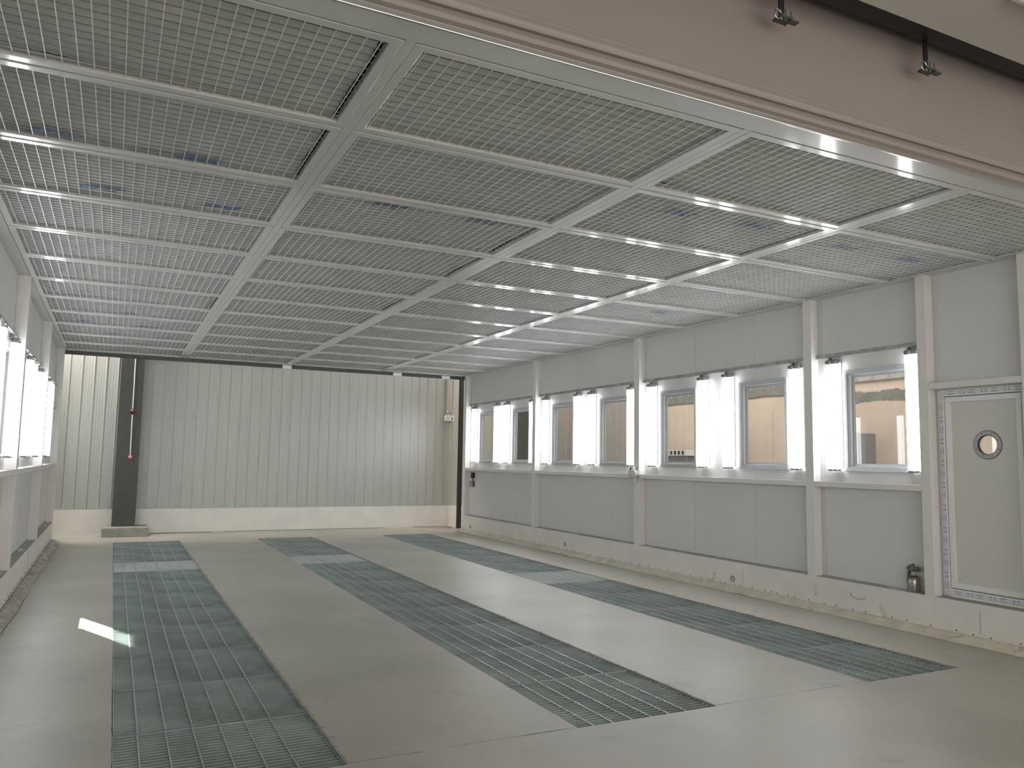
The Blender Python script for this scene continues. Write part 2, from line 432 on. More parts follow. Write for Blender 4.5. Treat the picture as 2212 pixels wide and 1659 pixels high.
# ------------------------------------------------------------------ windows
def ringbox(m, x0, x1, y0, y1, z0, z1, t, mt):
    m.box(x0, x1, y0, y1, z0, z0+t, mt); m.box(x0, x1, y0, y1, z1-t, z1, mt)
    m.box(x0, x1, y0, y0+t, z0+t, z1-t, mt); m.box(x0, x1, y1-t, y1, z0+t, z1-t, mt)
def window(n, y0, y1, s):
    xp = XP if s > 0 else LP
    e = empty('window_%d' % n, (xp, (y0+y1)/2, WZ[0])); tag(e, kind='structure')
    O = (xp, (y0+y1)/2, WZ[0])
    m = MB()
    a, b = sorted((xp-s*.022, xp-s*.0005)); ringbox(m, a, b, y0, y1, WZ[0], WZ[1], .035, ALUW)
    a, b = sorted((xp-s*.010, xp+s*.055)); ringbox(m, a, b, y0+.03, y1-.03, WZ[0]+.03, WZ[1]-.03, .018, ALUW)
    for t_ in (.008, .026):
        a, b = sorted((xp+s*t_, xp+s*(t_+.008))); ringbox(m, a, b, y0+.046, y1-.046, WZ[0]+.046, WZ[1]-.046, .008, WHITE)
    f = m.build('window_frame', bevel=.0015, org=O); f.parent = e; f.location = (0, 0, 0)
    m = MB(); a, b = sorted((xp+s*.030, xp+s*.052)); ringbox(m, a, b, y0+.048, y1-.048, WZ[0]+.048, WZ[1]-.048, .030, ALUW)
    f = m.build('sash', bevel=.001, org=O); f.parent = e; f.location = (0, 0, 0)
    m = MB(); x = xp+s*.041
    m.quad([(x, y0+.07, WZ[0]+.07), (x, y1-.07, WZ[0]+.07), (x, y1-.07, WZ[1]-.07), (x, y0+.07, WZ[1]-.07)], GLASS)
    f = m.build('pane', org=O); f.parent = e; f.location = (0, 0, 0)
for i, (a, b) in enumerate(WINS): window(i+1, a, b, 1)
for i, (a, b) in enumerate(WINS[1:]): window(i+8, a, b, -1)

# ------------------------------------------------------------------ door
def door():
    D0, D1, Z0, Z1 = 3.862, 4.667, .356, 2.168
    O = (XP, 4.26, Z0)
    e = empty('door_1', O); tag(e, kind='structure')
    def put(m, name, bevel=0, smooth=False, lab=None, par=None):
        f = m.build(name, bevel=bevel, smooth=smooth, org=O); f.parent = par or e; f.location = (0, 0, 0)
        if lab: f['label'] = lab
        return f
    m = MB(); ringbox(m, XP-.012, XP+.06, D0, D1, Z0, Z1, .060, PVC); put(m, 'door_frame', .002)
    m = MB(); t = .046
    x0, x1 = XP-.0135, XP-.0121
    ringbox(m, x0, x1, D0+.004, D1-.004, Z0+.003, Z1-.003, t, FILM)
    film = put(m, 'protective_film', lab='white film printed with small dark marks')
    m = MB(); rd = random.Random(2); x = XP-.0145
    def mk(u, v, du, dv, horiz, base, mt=INK):      # u along the band, v across it
        if horiz: m.box(x, x+.0006, u-du/2, u+du/2, base+v-dv/2, base+v+dv/2, mt)
        else: m.box(x, x+.0006, base+v-dv/2, base+v+dv/2, u-du/2, u+du/2, mt)
    def band(u0, u1, horiz, base, sg):
        u = u0; k = 0
        while u < u1-.05:
            if k % 2 == 0:
                for q in range(6):
                    mk(u+q*.010, sg*.012, .007, .004, horiz, base, GINK); mk(u+q*.010, sg*.038, .008, .004, horiz, base)
                n = len(m.v); c = u+.028
                for q in range(5): mk(c-.004+q*.002, sg*(.020+q*.0025), .003, .0035, horiz, base)
            else:
                for q in (0, .035):
                    mk(u+q, sg*.013, .011, .006, horiz, base, GINK); mk(u+q, sg*.036, .010, .007, horiz, base)
                    mk(u+q, sg*.025, .026, .002, horiz, base, GINK)
                mk(u+.06, sg*.024, .003, .003, horiz, base)
            u += .098; k += 1
    band(D0+.06, D1-.05, True, Z1-.003, -1); band(D0+.06, D1-.05, True, Z0+.003, 1)
    band(Z0+.06, Z1-.06, False, D1-.004, -1); band(Z0+.06, Z1-.06, False, D0+.004, 1)
    f = m.build('print', org=O); f.parent = film; f.location = (0, 0, 0)
    m = MB(); ringbox(m, XP-.010, XP+.045, D0+.066, D1-.066, Z0+.066, Z1-.066, .048, PVC)
    ringbox(m, XP-.002, XP+.03, D0+.108, D1-.108, Z0+.108, Z1-.108, .010, PVC)
    leaf = put(m, 'door_leaf', .003)
    m = MB(); ringbox(m, XP+.0, XP+.04, D0+.0605, D1-.0605, Z0+.0605, Z1-.0605, .0052, DARK); put(m, 'door_gap')
    # inner panel with the round opening
    m = MB(); cy, cz, r_ = 4.231, 1.672, .085; n = 48
    a0, a1, b0, b1 = D0+.112, D1-.112, Z0+.112, Z1-.112
    def sq(t):
        c, s_ = math.cos(t), math.sin(t)
        tx = ((a1-cy) if c > 0 else (a0-cy))/c if abs(c) > 1e-6 else 1e9
        tz = ((b1-cz) if s_ > 0 else (b0-cz))/s_ if abs(s_) > 1e-6 else 1e9
        q = min(tx, tz); return (cy+c*q, cz+s_*q)
    angs = sorted([2*math.pi*i/n for i in range(n)]+[math.atan2(z-cz, y-cy) % (2*math.pi) for y in (a0, a1) for z in (b0, b1)])
    for t0, t1 in zip(angs, angs[1:]+[angs[0]+2*math.pi]):
        for xx in (XP+.006, XP+.034):
            p = sq(t0); q = sq(t1)
            m.quad([(xx, cy+r_*math.cos(t0), cz+r_*math.sin(t0)), (xx, *p), (xx, *q), (xx, cy+r_*math.cos(t1), cz+r_*math.sin(t1))], DOORM)
        m.quad([(XP+.006, cy+r_*math.cos(t0), cz+r_*math.sin(t0)), (XP+.006, cy+r_*math.cos(t1), cz+r_*math.sin(t1)), (XP+.034, cy+r_*math.cos(t1), cz+r_*math.sin(t1)), (XP+.034, cy+r_*math.cos(t0), cz+r_*math.sin(t0))], CHROME)
    pan = m.build('door_panel', org=O); pan.parent = leaf; pan.location = (0, 0, 0)
    m = MB(); m.lathe((XP+.006, cy, cz), (-1, 0, 0), [(.122, -.001), (.122, .005), (.118, .008), (.086, .008), (.082, .004), (.080, -.020)], RINGM, 48)
    m.lathe((XP+.006, cy, cz), (-1, 0, 0), [(.124, 0), (.124, .004), (.121, .0045)], BLACK, 48)
    m.lathe((XP+.006, cy, cz), (-1, 0, 0), [(.0862, .0085), (.083, .0088), (.081, .004), (.079, .0)], BLACK, 48)
    for i in range(8):
        t = 2*math.pi*(i+.5)/8; yy, zz = cy+.103*math.cos(t), cz+.103*math.sin(t)
        m.cyl((XP-.002, yy, zz), (XP-.0045, yy, zz), .005, HEADER, 8)
    ring = m.build('porthole_ring', smooth=True, org=O); ring.parent = leaf; ring.location = (0, 0, 0)
    ring['label'] = 'round steel porthole ring with eight screws'
    m = MB(); xx = XP+.02
    m.quad([(xx, cy+.083*math.cos(2*math.pi*i/n), cz+.083*math.sin(2*math.pi*i/n)) for i in range(n)], GLASS)
    g = m.build('porthole_glass', org=O); g.parent = leaf; g.location = (0, 0, 0)
door()

# ------------------------------------------------------------------ twin tube light fixtures
def make_light():
    e = empty('tube_light', (0, 0, 0))                # local: +x away from the wall, z up from 0 to 1.15
    m = MB(); m.box(0, .012, -.075, .075, .03, 1.12, CAPL); m.box(.012, .020, -.006, .006, .04, 1.11, CAPL); m.build('backplate', e)
    for s in (-1, 1):
        m = MB(); m.cyl((.047, s*.035, .028), (.047, s*.035, 1.098), .033, TUBEM, 16)
        m.build('tube', e, smooth=True)
    for z0, z1 in ((1.10, 1.148), (0, .022)):
        m = MB()
        for s in (-1, 1):
            m.lathe((.047, s*.035, z0), (0, 0, 1), [(0, 0), (.033, 0), (.0345, .004), (.0345, z1-z0-.006), (.029, z1-z0), (0, z1-z0)], CAP, 18)
        m.box(.012, .06, -.02, .02, z0+.004, z1-.004, CAP)
        for s in (-1, 1): m.cyl((.075, s*.064, (z0+z1)/2), (.085, s*.064, (z0+z1)/2), .006, CHROME, 8); m.box(.04, .08, s*.064-.003, s*.064+.003, z0+.01, z1-.01, CAP)
        m.build('end_cap', e, smooth=True)
    m = MB(); m.tube([(.03, -.055, 1.145), (.03, -.058, 1.158), (.018, -.062, 1.166), (.0, -.062, 1.166)], .006, CHROME, 8)
    m.box(0, .02, -.075, -.05, 1.152, 1.175, CAP); m.cyl((.03, .03, 1.145), (.03, -.055, 1.152), .004, CAP, 6)
    m.build('cable_gland', e)
    m = MB(); k = .09
    while k < 1.09:
        m.tube([(.010, -.070, k), (.070, -.068, k), (.082, -.05, k), (.082, .05, k), (.070, .068, k), (.010, .070, k)], .0013, GUARD, 5); k += .062
    for y in (-.060, 0, .060): m.cyl((.082, y, .02), (.082, y, 1.10), .0013, GUARD, 5)
    m.build('wire_guard', e)
    return e
RL = [4.877, 5.80, 6.31, 7.38, 7.84, 8.90, 9.39, 10.45, 10.88, 11.93, 12.41, 13.45, 13.88, 14.95]
proto = make_light()
for i, y in enumerate(RL):
    o = proto if i == 0 else copytree(proto)
    o.location = (XP-.001, y, 1.42); o.rotation_euler = (0, 0, math.pi)
    tag(o, 'lit twin tube light with wire guard on the right wall, %s from the door' % ORD[i], 'light', 'tube lights on the right wall')
for i, y in enumerate(RL[2:-1]):
    o = copytree(proto); o.location = (LP+.001, y, 1.42); o.rotation_euler = (0, 0, 0)
    far = len(RL[2:-1])-1-i
    tag(o, 'lit twin tube light on the left wall, %s from the back of the booth' % ORD[far], 'light', 'tube lights on the left wall')

# ------------------------------------------------------------------ ceiling
RY0, RYN, NR = 3.066, 15.35, 12
PITCH = (RYN-RY0)/NR
CX_ = [(-.848, 1.001), (1.053, 2.878), (2.932, 4.738), (4.790, 6.600)]
m = MB()
for a, b in ((1.003, 1.051), (2.880, 2.930), (4.740, 4.788)): m.box(a, b, RY0, RYN+.05, H+.001, H+.06, ALU)
for i in range(1, NR):
    y = RY0+PITCH*i
    m.box(CX_[0][0], CX_[3][1], y-.010, y+.010, H+.006, H+.05, ALU)
m.box(LP-.05, CX_[0][0]-.003, YN, RYN+.05, H, H+.06, ALU)
m.box(CX_[3][1]+.003, XP+.05, YN, RYN+.05, H-.002, H+.06, ALU)
m.box(LP-.1, XP+.1, RYN+.002, RYN+.06, H-.004, H+.3, ALU)
m.box(LP-.1, XP+.1, 2.96, RYN+.06, H+.33, H+.36, DARK)
m.box(LP-.12, LP-.1, 2.96, RYN+.06, H+.0, H+.36, DARK); m.box(XP+.1, XP+.12, 2.96, RYN+.06, H, H+.36, DARK)
tag(m.build('ceiling', bevel=.002), kind='structure')
m = MB(); m.box(LP-.1, XP+.1, 2.918, RY0-.003, H-.001, H+.1, ALU)
m.box(LP-.1, XP+.1, 2.904, 2.9175, H-.006, H+.03, CHROME)
tag(m.build('trim_1', bevel=.003), kind='structure')

def wiremesh(wd, ly, seed):
    m = MB(); r_ = .0021; n = int((wd-.10)/.065); rd = random.Random(seed)
    off = (wd-.1-n*.065)/2+.05
    for i in range(n+1):
        x = -wd/2+off+i*.065
        m.box(x-r_, x+r_, .03, ly-.03, .008, .008+2*r_, WIRE)
    k = int((ly-.10)/.065); off = (ly-.1-k*.065)/2+.05
    for i in range(k+1):
        y = off+i*.065; m.box(-wd/2+.03, wd/2-.03, y-r_, y+r_, .0123, .0123+2*r_, WIRE_SHADED)
    return m.build('wire_mesh')
def matmesh(wd, ly, seed):
    rd = random.Random(seed); m = MB(); nx, ny = 92, 52
    P = [(rd.uniform(-wd/2, wd/2), rd.uniform(0, ly), rd.uniform(.03, .14), rd.uniform(-.010, .014)) for _ in range(44)]
    a1, a2, a3 = rd.uniform(0, 6), rd.uniform(0, 6), rd.uniform(2, 4)
    x0, x1, y0, y1 = -wd/2+.045+rd.choice([0, .0, .02]), wd/2-.045-rd.choice([0, 0, .03]), .045, ly-.045
    for j in range(ny+1):
        for i in range(nx+1):
            x = x0+(x1-x0)*i/nx; y = y0+(y1-y0)*j/ny
            z = .029+.003*math.cos(2*math.pi*(y)/.065)+.0012*math.cos(2*math.pi*x/.065)
            z += .004*math.sin(a3*y*3+a1+x*.8)+.003*math.sin(x*2.3+a2)
            for (px, py, s_, h_) in P:
                d = ((x-px)**2+((y-py)*1.8)**2)/s_**2
                if d < 6: z += h_*math.exp(-d)
            ed = min(x-x0, x1-x, y-y0)
            z -= .006*math.exp(-ed/.02)
            z += .030*max(0, 1-(y1-y)/.03)**2+.010*max(0, 1-(x1-x)/.02)
            m.v.append(Vector((x, y, max(z, .0165))))
    mi = m.mi(MAT)
    for j in range(ny):
        for i in range(nx):
            k = j*(nx+1)+i; m.f.append([k, k+nx+1, k+nx+2, k+1]); m.m.append(mi)
    return m.build('filter_mat', smooth=True)
def textmesh(s, size, shear, mt, bold=0):
    cu = bpy.data.curves.new('t', 'FONT'); cu.body = s; cu.size = size; cu.shear = shear; cu.offset = bold
    ob = bpy.data.objects.new('t', cu); col.objects.link(ob)
    dg = bpy.context.evaluated_depsgraph_get(); dg.update()
    me = bpy.data.meshes.new_from_object(ob.evaluated_get(dg)); bpy.data.objects.remove(ob)
    vs_ = [v.co.copy() for v in me.vertices]; fs = [list(p.vertices) for p in me.polygons]
    return vs_, fs
T1 = textmesh('SWJ', .125, .7, BLUE, .006); T2 = textmesh('AIR WET FILTER', .036, 0, GINK); T3 = textmesh('SWJ - 600G', .030, 0, GINK)
def logo(parent, x, y, z, flip):
    m = MB(); s = -1 if flip else 1
    for (V_, F_), (ox, oy, sx, sy), mt in ((T1, (0, 0, 1.05, .8), BLUE), (T2, (.27, .055, 1.0, 1), GINK), (T3, (.25, .008, 1, 1), GINK)):
        k = len(m.v)
        # read from below: mirrored in x against the plan view
        for v in V_: m.v.append(Vector((x+s*(ox+v.x*sx), y-s*(oy+v.y*sy), z)))
        mi = m.mi(mt)
        for f in F_: m.f.append([k+i for i in f]); m.m.append(mi)
    o = m.build('printed_logo', parent); o['label'] = 'blue printed lettering on the filter mat'
    return o
frame_c = {}; wire_c = {}; mat_c = {}
for c, (a, b) in enumerate(CX_):
    wd = b-a; ly = PITCH-.022
    m = MB(); 
    m.box(-wd/2, wd/2, 0, .050, 0, .045, ALU); m.box(-wd/2, wd/2, ly-.050, ly, 0, .045, ALU)
    m.box(-wd/2, -wd/2+.050, .0503, ly-.0503, 0, .045, ALU); m.box(wd/2-.050, wd/2, .0503, ly-.0503, 0, .045, ALU)
    frame_c[c] = m.build('panel_frame', bevel=.0018); wire_c[c] = wiremesh(wd, ly, c)
    mat_c[c] = [matmesh(wd, ly, 40+c*7+k) for k in range(4)]
LOGO = {(0, 1): [(-.25, 4.93, True), (.50, 4.96, True)], (0, 2): [(-.32, 5.90, False), (.44, 5.93, False)], (1, 2): [(1.50, 5.30, False), (2.24, 5.32, False)],
        (2, 1): [(3.66, 4.36, True), (4.36, 4.34, True)], (3, 1): [(5.4, 4.42, True), (6.2, 4.42, True)], (3, 4): [(5.9, 7.5, True)],
        (0, 8): [(-.3, 12.0, True), (.45, 12.05, True)], (0, 9): [(-.3, 13.1, False), (.43, 13.15, False)], (0, 10): [(-.3, 14.0, True), (.45, 14.0, True)], (1, 10): [(2.0, 14.0, False)]}
COLN = ['leftmost', 'second', 'third', 'rightmost']
used = set()
rdp = random.Random(77)
for c, (a, b) in enumerate(CX_):
    for r_ in range(NR):
        y0 = RY0+PITCH*r_+.011
        e = empty('filter_panel', ((a+b)/2, y0, H))
        for src in (frame_c[c], wire_c[c], mat_c[c][rdp.randrange(4)]):
            if src.name in used: q = src.copy(); col.objects.link(q)
            else: q = src; used.add(src.name)
            q.parent = e
        lab = 'framed white filter panel with wire mesh, %s ceiling column, %s row from the front' % (COLN[c], ORD[r_])
        for (lx, lyy, fl_) in LOGO.get((c, r_), []): logo(e, lx-(a+b)/2, lyy-y0, .0158, fl_)
        tag(e, lab, 'ceiling panel', 'framed filter panels in the ceiling')
for k in mat_c.values():
    for q in k:
        if q.name not in used: bpy.data.objects.remove(q)

# ------------------------------------------------------------------ front fascia above the opening, beams, straps
X0, X1 = -4, 10
m = MB()
m.extr([(2.928, H+.002), (2.928, H+.020), (2.900, H+.022), (2.882, H+.030), (2.873, H+.046), (2.876, H+.064), (2.890, H+.080), (2.904, H+.083),
        (2.904, H+.087), (2.887, H+.090), (2.876, H+.104), (2.873, H+.120), (2.878, H+.132), (2.876, H+.146), (2.888, H+.155), (2.900, H+.160), (2.900, 4.9)], X0, X1, FASCIA)
m.box(X0, X1, 2.93, 2.95, H, 4.9, FASCIA)
tag(m.build('wall_front', smooth=True), kind='structure')
m = MB(); m.box(X0, X1, -3.5, 2.60, 3.80, 3.95, HALLC)
tag(m.build('ceiling_hall'), kind='structure')
m = MB(); m.box(X0, X1, 2.66, 2.80, 3.885, 3.90, BLACK); m.box(X0, X1, 2.725, 2.735, 3.90, 4.15, BLACK); m.box(X0, X1, 2.66, 2.80, 4.15, 4.165, BLACK)
tag(m.build('steel_beam'), 'black steel beam running above the front fascia', 'beam')
m = MB(); m.cyl((X0, 2.855, 4.06), (X1, 2.855, 4.06), .035, BLACK, 16)
tag(m.build('overhead_pipe', smooth=True), 'dark pipe running along the top of the front fascia', 'pipe')
for x, lab in ((2.877, 'left'), (3.978, 'right')):
    e = empty('hanger_strap', (x, 2.79, 3.70))
    m = MB(); m.box(-.018, .018, -.003, .003, .02, .183, BLACK); m.build('strap', e)
    m = MB(); m.box(-.03, .055, -.03, .03, .0, .012, HEADER); m.box(.02, .075, -.045, -.012, -.018, -.008, HEADER); m.build('clamp_plate', e)
    for bx, by in ((-.02, -.02), (.01, -.02), (.045, -.02), (.045, .02)):
        m = MB(); m.cyl((bx, by, -.012), (bx, by, .05), .0035, CHROME, 8); m.cyl((bx, by, .012), (bx, by, .02), .008, CHROME, 6); m.build('bolt', e)
    m = MB(); pts = [(-.045+.022*math.cos(t), -.02, .012+.024*math.sin(t)) for t in [i*math.pi/6 for i in range(-3, 10)]]
    m.tube(pts, .003, CHROME, 6); m.build('hook', e)
    tag(e, 'black hanger strap with bolted clamp, the %s one above the front fascia' % lab, 'hanger', 'hanger straps above the front')
# lamp on the hall ceiling, just inside the upper right corner
e = empty('strip_lamp', (4.205, 2.17, 3.80))
m = MB(); m.box(-.38, .30, -.05, .05, -.03, 0, WHITE); m.build('housing', e, bevel=.004)
m = MB(); m.cyl((-.37, 0, -.045), (.29, 0, -.045), .015, WHITE, 12); m.build('tube', e, smooth=True)
tag(e, 'white strip lamp on the hall ceiling at the upper right corner', 'light')

# ------------------------------------------------------------------ back end: header, wall, column
m = MB(); m.box(LP-.1, XP+.1, 15.415, 15.50, H-.066, H+.2, HEADER)
tag(m.build('header_beam'), 'dark grey beam across the top of the booth back opening', 'beam')
for x, w_, lab in ((2.873, .17, 'left'), (5.08, .18, 'middle'), (6.145, .18, 'right')):
    m = MB(); m.box(x-w_/2, x+w_/2, 15.405, 15.414, H-.075, H-.012, WHITE); m.box(x-w_/2, x+w_/2, 15.405, 15.44, H-.078, H-.075, WHITE)
    tag(m.build('bracket', org=(x, 15.41, H-.05)), 'small white bracket over the dark back beam, the %s one' % lab, 'bracket', 'white brackets on the back beam')
YW = 16.56
m = MB(); prof = []
x = -4.015
while x < 10:
    q = x
    rb = .016 if (q < .1 or q > 5.9) else .005
    prof += [(q, 0), (q+.003, -rb), (q+.013, -rb), (q+.016, .004), (q+.021, .004), (q+.022, 0)]
    for t in (.066, .108, .150): prof += [(q+t, 0), (q+t+.003, -rb*.12), (q+t+.010, -rb*.12), (q+t+.013, 0)]
    x += .2
n = len(m.v); mi = m.mi(CLAD)
for (px, py) in prof: m.v += [Vector((px, YW+py, .46)), Vector((px, YW+py, 5.2))]
for i in range(len(prof)-1): m.f.append([n+2*i, n+2*i+2, n+2*i+3, n+2*i+1]); m.m.append(mi)
m.box(-4, 10, YW+.02, YW+.08, 0, 5.2, CLAD)
m.box(-4, 10, YW-.022, YW+.02, 0, .455, PLINTH)
m.box(-4, 10, YW-.020, YW, .455, .468, CLAD)
x = -4.015
while x < 10:
    for z in (1.07, 2.20, .50):
        if z == .5 and int((x+5)/.2) % 2: continue
        m.cyl((x-.03, YW-.001, z), (x-.03, YW-.005, z), .0075, HEADER, 6)
    x += .2
tag(m.build('wall_back'), kind='structure')
# debris lines along the foot of the back wall
m = MB(); rd = random.Random(31)
for xa, xb in ((2.0, 5.2), (5.9, 6.7), (.7, 1.8)):
    p = [(xa+(xb-xa)*i/14, YW-.05+rd.uniform(-.02, .02), .006) for i in range(15)]; m.tube(p, .006, CONC, 5)
tag(m.build('loose_cable'), 'thin dirty cable lying along the foot of the back wall', 'cable')

m = MB()
m.box(.03, .418, 16.2, 16.214, .169, 5.0, COLM); m.box(.218, .230, 16.214, 16.50, .169, 5.0, COLM); m.box(.03, .418, 16.50, 16.514, .169, 5.0, COLM)
col_o = m.build('steel_column', bevel=.002, org=(.224, 16.35, .169))
tag(col_o, 'dark grey steel column standing on a concrete footing at the back wall', 'column')
m = MB(); m.box(-.118, .628, 15.9, 16.53, 0, .165, CONC)
tag(m.build('concrete_footing', bevel=.008, org=(.255, 16.2, 0)), 'raw concrete block under the dark column', 'footing')
e = empty('fire_alarm_button', (.268, 16.198, 1.42))
m = MB(); m.box(-.038, .038, -.03, 0, -.045, .045, RED); m.build('housing', e, bevel=.004)
m = MB(); m.box(-.026, .026, -.0315, -.030, -.002, .033, WHITE); m.build('label_plate', e)
m = MB(); m.box(-.018, .018, -.0325, -.0316, .018, .022, GINK); m.box(-.018, .018, -.0325, -.0316, .008, .012, GINK); m.build('print', e)
tag(e, 'small red call point with white label on the dark column', 'fire alarm')
e = empty('fire_alarm_siren', (.267, 16.198, 2.263))
m = MB(); m.lathe((0, 0, 0), (0, -1, 0), [(.052, 0), (.052, .012), (.046, .02), (.030, .034), (0, .040)], DRED, 24); m.build('dome', e, smooth=True)
m = MB(); m.lathe((0, 0, 0), (0, -1, 0), [(.03, .03), (.034, .038), (.022, .05), (0, .052)], DRED, 20); m.build('lens', e, smooth=True)
tag(e, 'round dark red siren on the conduit of the dark column', 'fire alarm')
m = MB(); m.cyl((.268, 16.188, 1.467), (.262, 16.188, 2.208), .010, WHITE, 10); m.cyl((.262, 16.188, 2.318), (.258, 16.188, 3.9), .010, WHITE, 10)
tag(m.build('conduit', org=(.262, 16.19, 1.46)), 'thin white conduit running up the front of the dark column', 'conduit')
e = empty('emergency_light', (6.685, YW-.019, 2.335))
m = MB(); m.box(-.115, .105, -.055, 0, 0, .125, WHITE); m.build('housing', e, bevel=.006)
m = MB(); m.box(-.075, -.02, -.0565, -.0551, .082, .088, INK); m.box(-.075, -.02, -.0565, -.0551, .034, .040, GINK); m.box(-.008, .008, -.0565, -.0551, .034, .040, GINK)
m.box(.025, .045, -.0565, -.0551, .078, .094, INK); m.quad([(.052, -.0566, .022), (.080, -.0566, .022), (.076, -.0566, .080), (.066, -.0566, .092), (.057, -.0566, .080)], INK)
m.build('print', e)
for sx in (-.062, .060):
    m = MB(); m.cyl((sx, -.03, .125), (sx, -.03, .15), .008, HEADER, 8)
    m.lathe((sx, -.02, .178), (0, -1, -.15), [(.012, 0), (.036, .012), (.040, .028), (.034, .034), (.014, .020), (0, .018)], CHROME, 20)
    m.build('lamp_head', e, smooth=True)
tag(e, 'white twin-head emergency light on the back wall by the black post', 'emergency light')
m = MB(); m.box(6.628, 6.652, YW-.045, YW-.02, 2.53, 5, CREAM)
tag(m.build('cable_duct'), 'narrow brown cable duct running up from the emergency light', 'duct')
m = MB(); m.box(6.722, 6.806, 15.98, 16.06, 0, 3.9, BLACK)
tag(m.build('black_post', bevel=.002, org=(6.76, 16.02, 0)), 'black square post at the right of the back opening', 'post')
m = MB(); m.quad([(6.0, 16.3, .002), (6.5, 16.15, .003), (6.72, 16.2, .03), (6.70, 16.35, .015), (6.3, 16.42, .004)], DIRTY)
o = m.build('torn_sheet'); o.modifiers.new('s', 'SOLIDIFY').thickness = .003
tag(o, 'crumpled dirty sheet on the floor at the back right corner', 'sheet')

# ------------------------------------------------------------------ small fittings on the right wall
e = empty('switch_box', (XF-.001, 15.06, 1.10))
m = MB(); m.box(-.05, 0, -.10, .0, .0, .115, BLACK); m.build('housing', e, bevel=.004)
m = MB(); m.cyl((-.05, -.05, .07), (-.056, -.05, .07), .010, RED, 10); m.build('button', e)
m = MB(); m.tube([(-.03, -.05, 0), (-.035, -.05, -.03), (-.03, -.09, -.055), (-.03, -.12, -.09), (-.03, -.12, -.15), (-.03, -.09, -.17)], .008, BLACK, 8); m.build('cable', e)
m = MB(); m.box(-.055, 0, -.10, .03, -.17, -.055, SOCK); m.box(-.058, -.02, -.105, .035, -.062, -.052, SOCK); m.build('socket', e, bevel=.004)
tag(e, 'black switch box with cable and grey socket at the far end of the right wall', 'switch')
for o_ in (e,): o_.location = (XP-.002, 15.07, 1.10)

e = empty('junction_fitting', (XF, 9.17, 1.33))
m = MB(); ax = Vector((-.86, -.25, -.05)).normalized()
m.lathe((-.01, 0, -.005), ax, [(0, 0), (.045, 0), (.058, .012), (.058, .075), (.064, .078), (.064, .098), (.058, .102), (0, .102)], CREAM, 28); m.build('round_body', e, smooth=True)
m = MB(); m.lathe((-.06, -.01, .045), (-.2, .15, 1), [(.024, 0), (.024, .03), (.028, .032), (.028, .045), (0, .045)], CREAM, 18); m.box(-.02, .0, -.06, .02, .03, .06, CREAM)
for dz in (-.05, .045): m.cyl((-.02, -.055, dz), (-.035, -.06, dz), .009, GALV, 8)
m.build('neck', e, smooth=True)
m = MB(); m.lathe((-.055, -.015, -.055), (0, 0, -1), [(.026, 0), (.026, .015), (.018, .017), (.018, .03), (.028, .034), (.028, .055), (.022, .06), (.022, .075), (0, .075)], CREAM, 12); m.build('nipple', e, smooth=True)
m = MB(); pts = [(-.075+.0, .04-.05*math.cos(t), .035+.055*math.sin(t)) for t in [i*math.pi/14+.15*0 for i in range(0, 9)]]
pts = [(-.075, .055-.0*i, .03+.0*i) for i in range(0)]+[(-.075, .005+.055*math.cos(t), .025+.055*math.sin(t)) for t in [.1+i*.19 for i in range(9)]]
m.tube(pts, .009, BLACK, 8); m.build('hose', e)
tag(e, 'round cream junction fitting with black hose on the right wall post', 'fitting')

# spray gun standing on the plinth ledge
e = empty('spray_gun', (6.612, 4.94, ZB+.004))
m = MB(); m.lathe((0, 0, 0), (0, 0, 1), [(0, 0), (.030, 0), (.045, .002), (.048, .008), (.048, .095), (.046, .108), (.040, .120), (0, .120)], CUPM, 32); m.build('cup', e, smooth=True)
m = MB(); m.lathe((0, 0, .116), (0, 0, 1), [(.0405, 0), (.041, .010), (.039, .014), (0, .014)], ORANGE, 32); m.build('gasket', e, smooth=True)
m = MB(); m.lathe((0, 0, .129), (0, 0, 1), [(.043, 0), (.044, .008), (.036, .015), (.012, .018), (0, .018)], GUNM, 32); m.build('lid', e, smooth=True)
m = MB(); m.cyl((0, -.002, .145), (0, -.002, .195), .0065, CHROME, 12); m.cyl((0, -.002, .180), (0, -.002, .198), .009, GUNM, 6); m.build('feed_tube', e, smooth=True)
def hull(m, pts, hw, mt):      # outline in the y,z plane, thickness in x
    n = len(m.v); k = len(pts)
    for (y, z, s_) in pts: m.v += [Vector((-hw*s_, y, z)), Vector((hw*s_, y, z))]
    for i in range(k):
        j = (i+1) % k; m.face([n+2*i, n+2*i+1, n+2*j+1, n+2*j], mt)
    m.face([n+2*i for i in range(k)], mt); m.face([n+2*i+1 for i in range(k)][::-1], mt)
m = MB(); hull(m, [(-.012, .190, 1), (.040, .182, 1), (.052, .196, 1), (.050, .216, 1), (.030, .222, 1), (.018, .240, .8), (.006, .252, .7), (-.006, .250, .7), (-.004, .236, .8), (-.012, .225, 1)], .013, GUNM); m.build('body', e, bevel=.003)
m = MB(); hull(m, [(.028, .190, 1), (.050, .200, 1), (.056, .150, 1), (.066, .085, .9), (.062, .076, .9), (.050, .078, .9), (.044, .110, 1), (.036, .150, 1)], .010, GUNM); m.build('handle', e, bevel=.003)
m = MB(); m.lathe((0, -.010, .208), (0, -1, -.06), [(.017, 0), (.019, .010), (.017, .030), (.020, .032), (.020, .046), (.014, .050), (.008, .054), (.006, .066), (.002, .070), (0, .070)], GUNM, 20); m.build('nozzle', e, smooth=True)
m = MB(); m.tube([(0, .012, .225), (0, .014, .195), (0, .020, .165), (0, .018, .145)], .0055, CHROME, 8); m.build('trigger', e)
m = MB()
for z, y in ((.214, .052), (.202, .054), (.232, .030)): m.cyl((0, y-.006, z), (0, y+.012, z+.001), .007, GUNM, 10)
m.build('knob', e, smooth=True)
tag(e, 'metal spray gun on its cup, standing on the ledge beside the door post', 'spray gun')

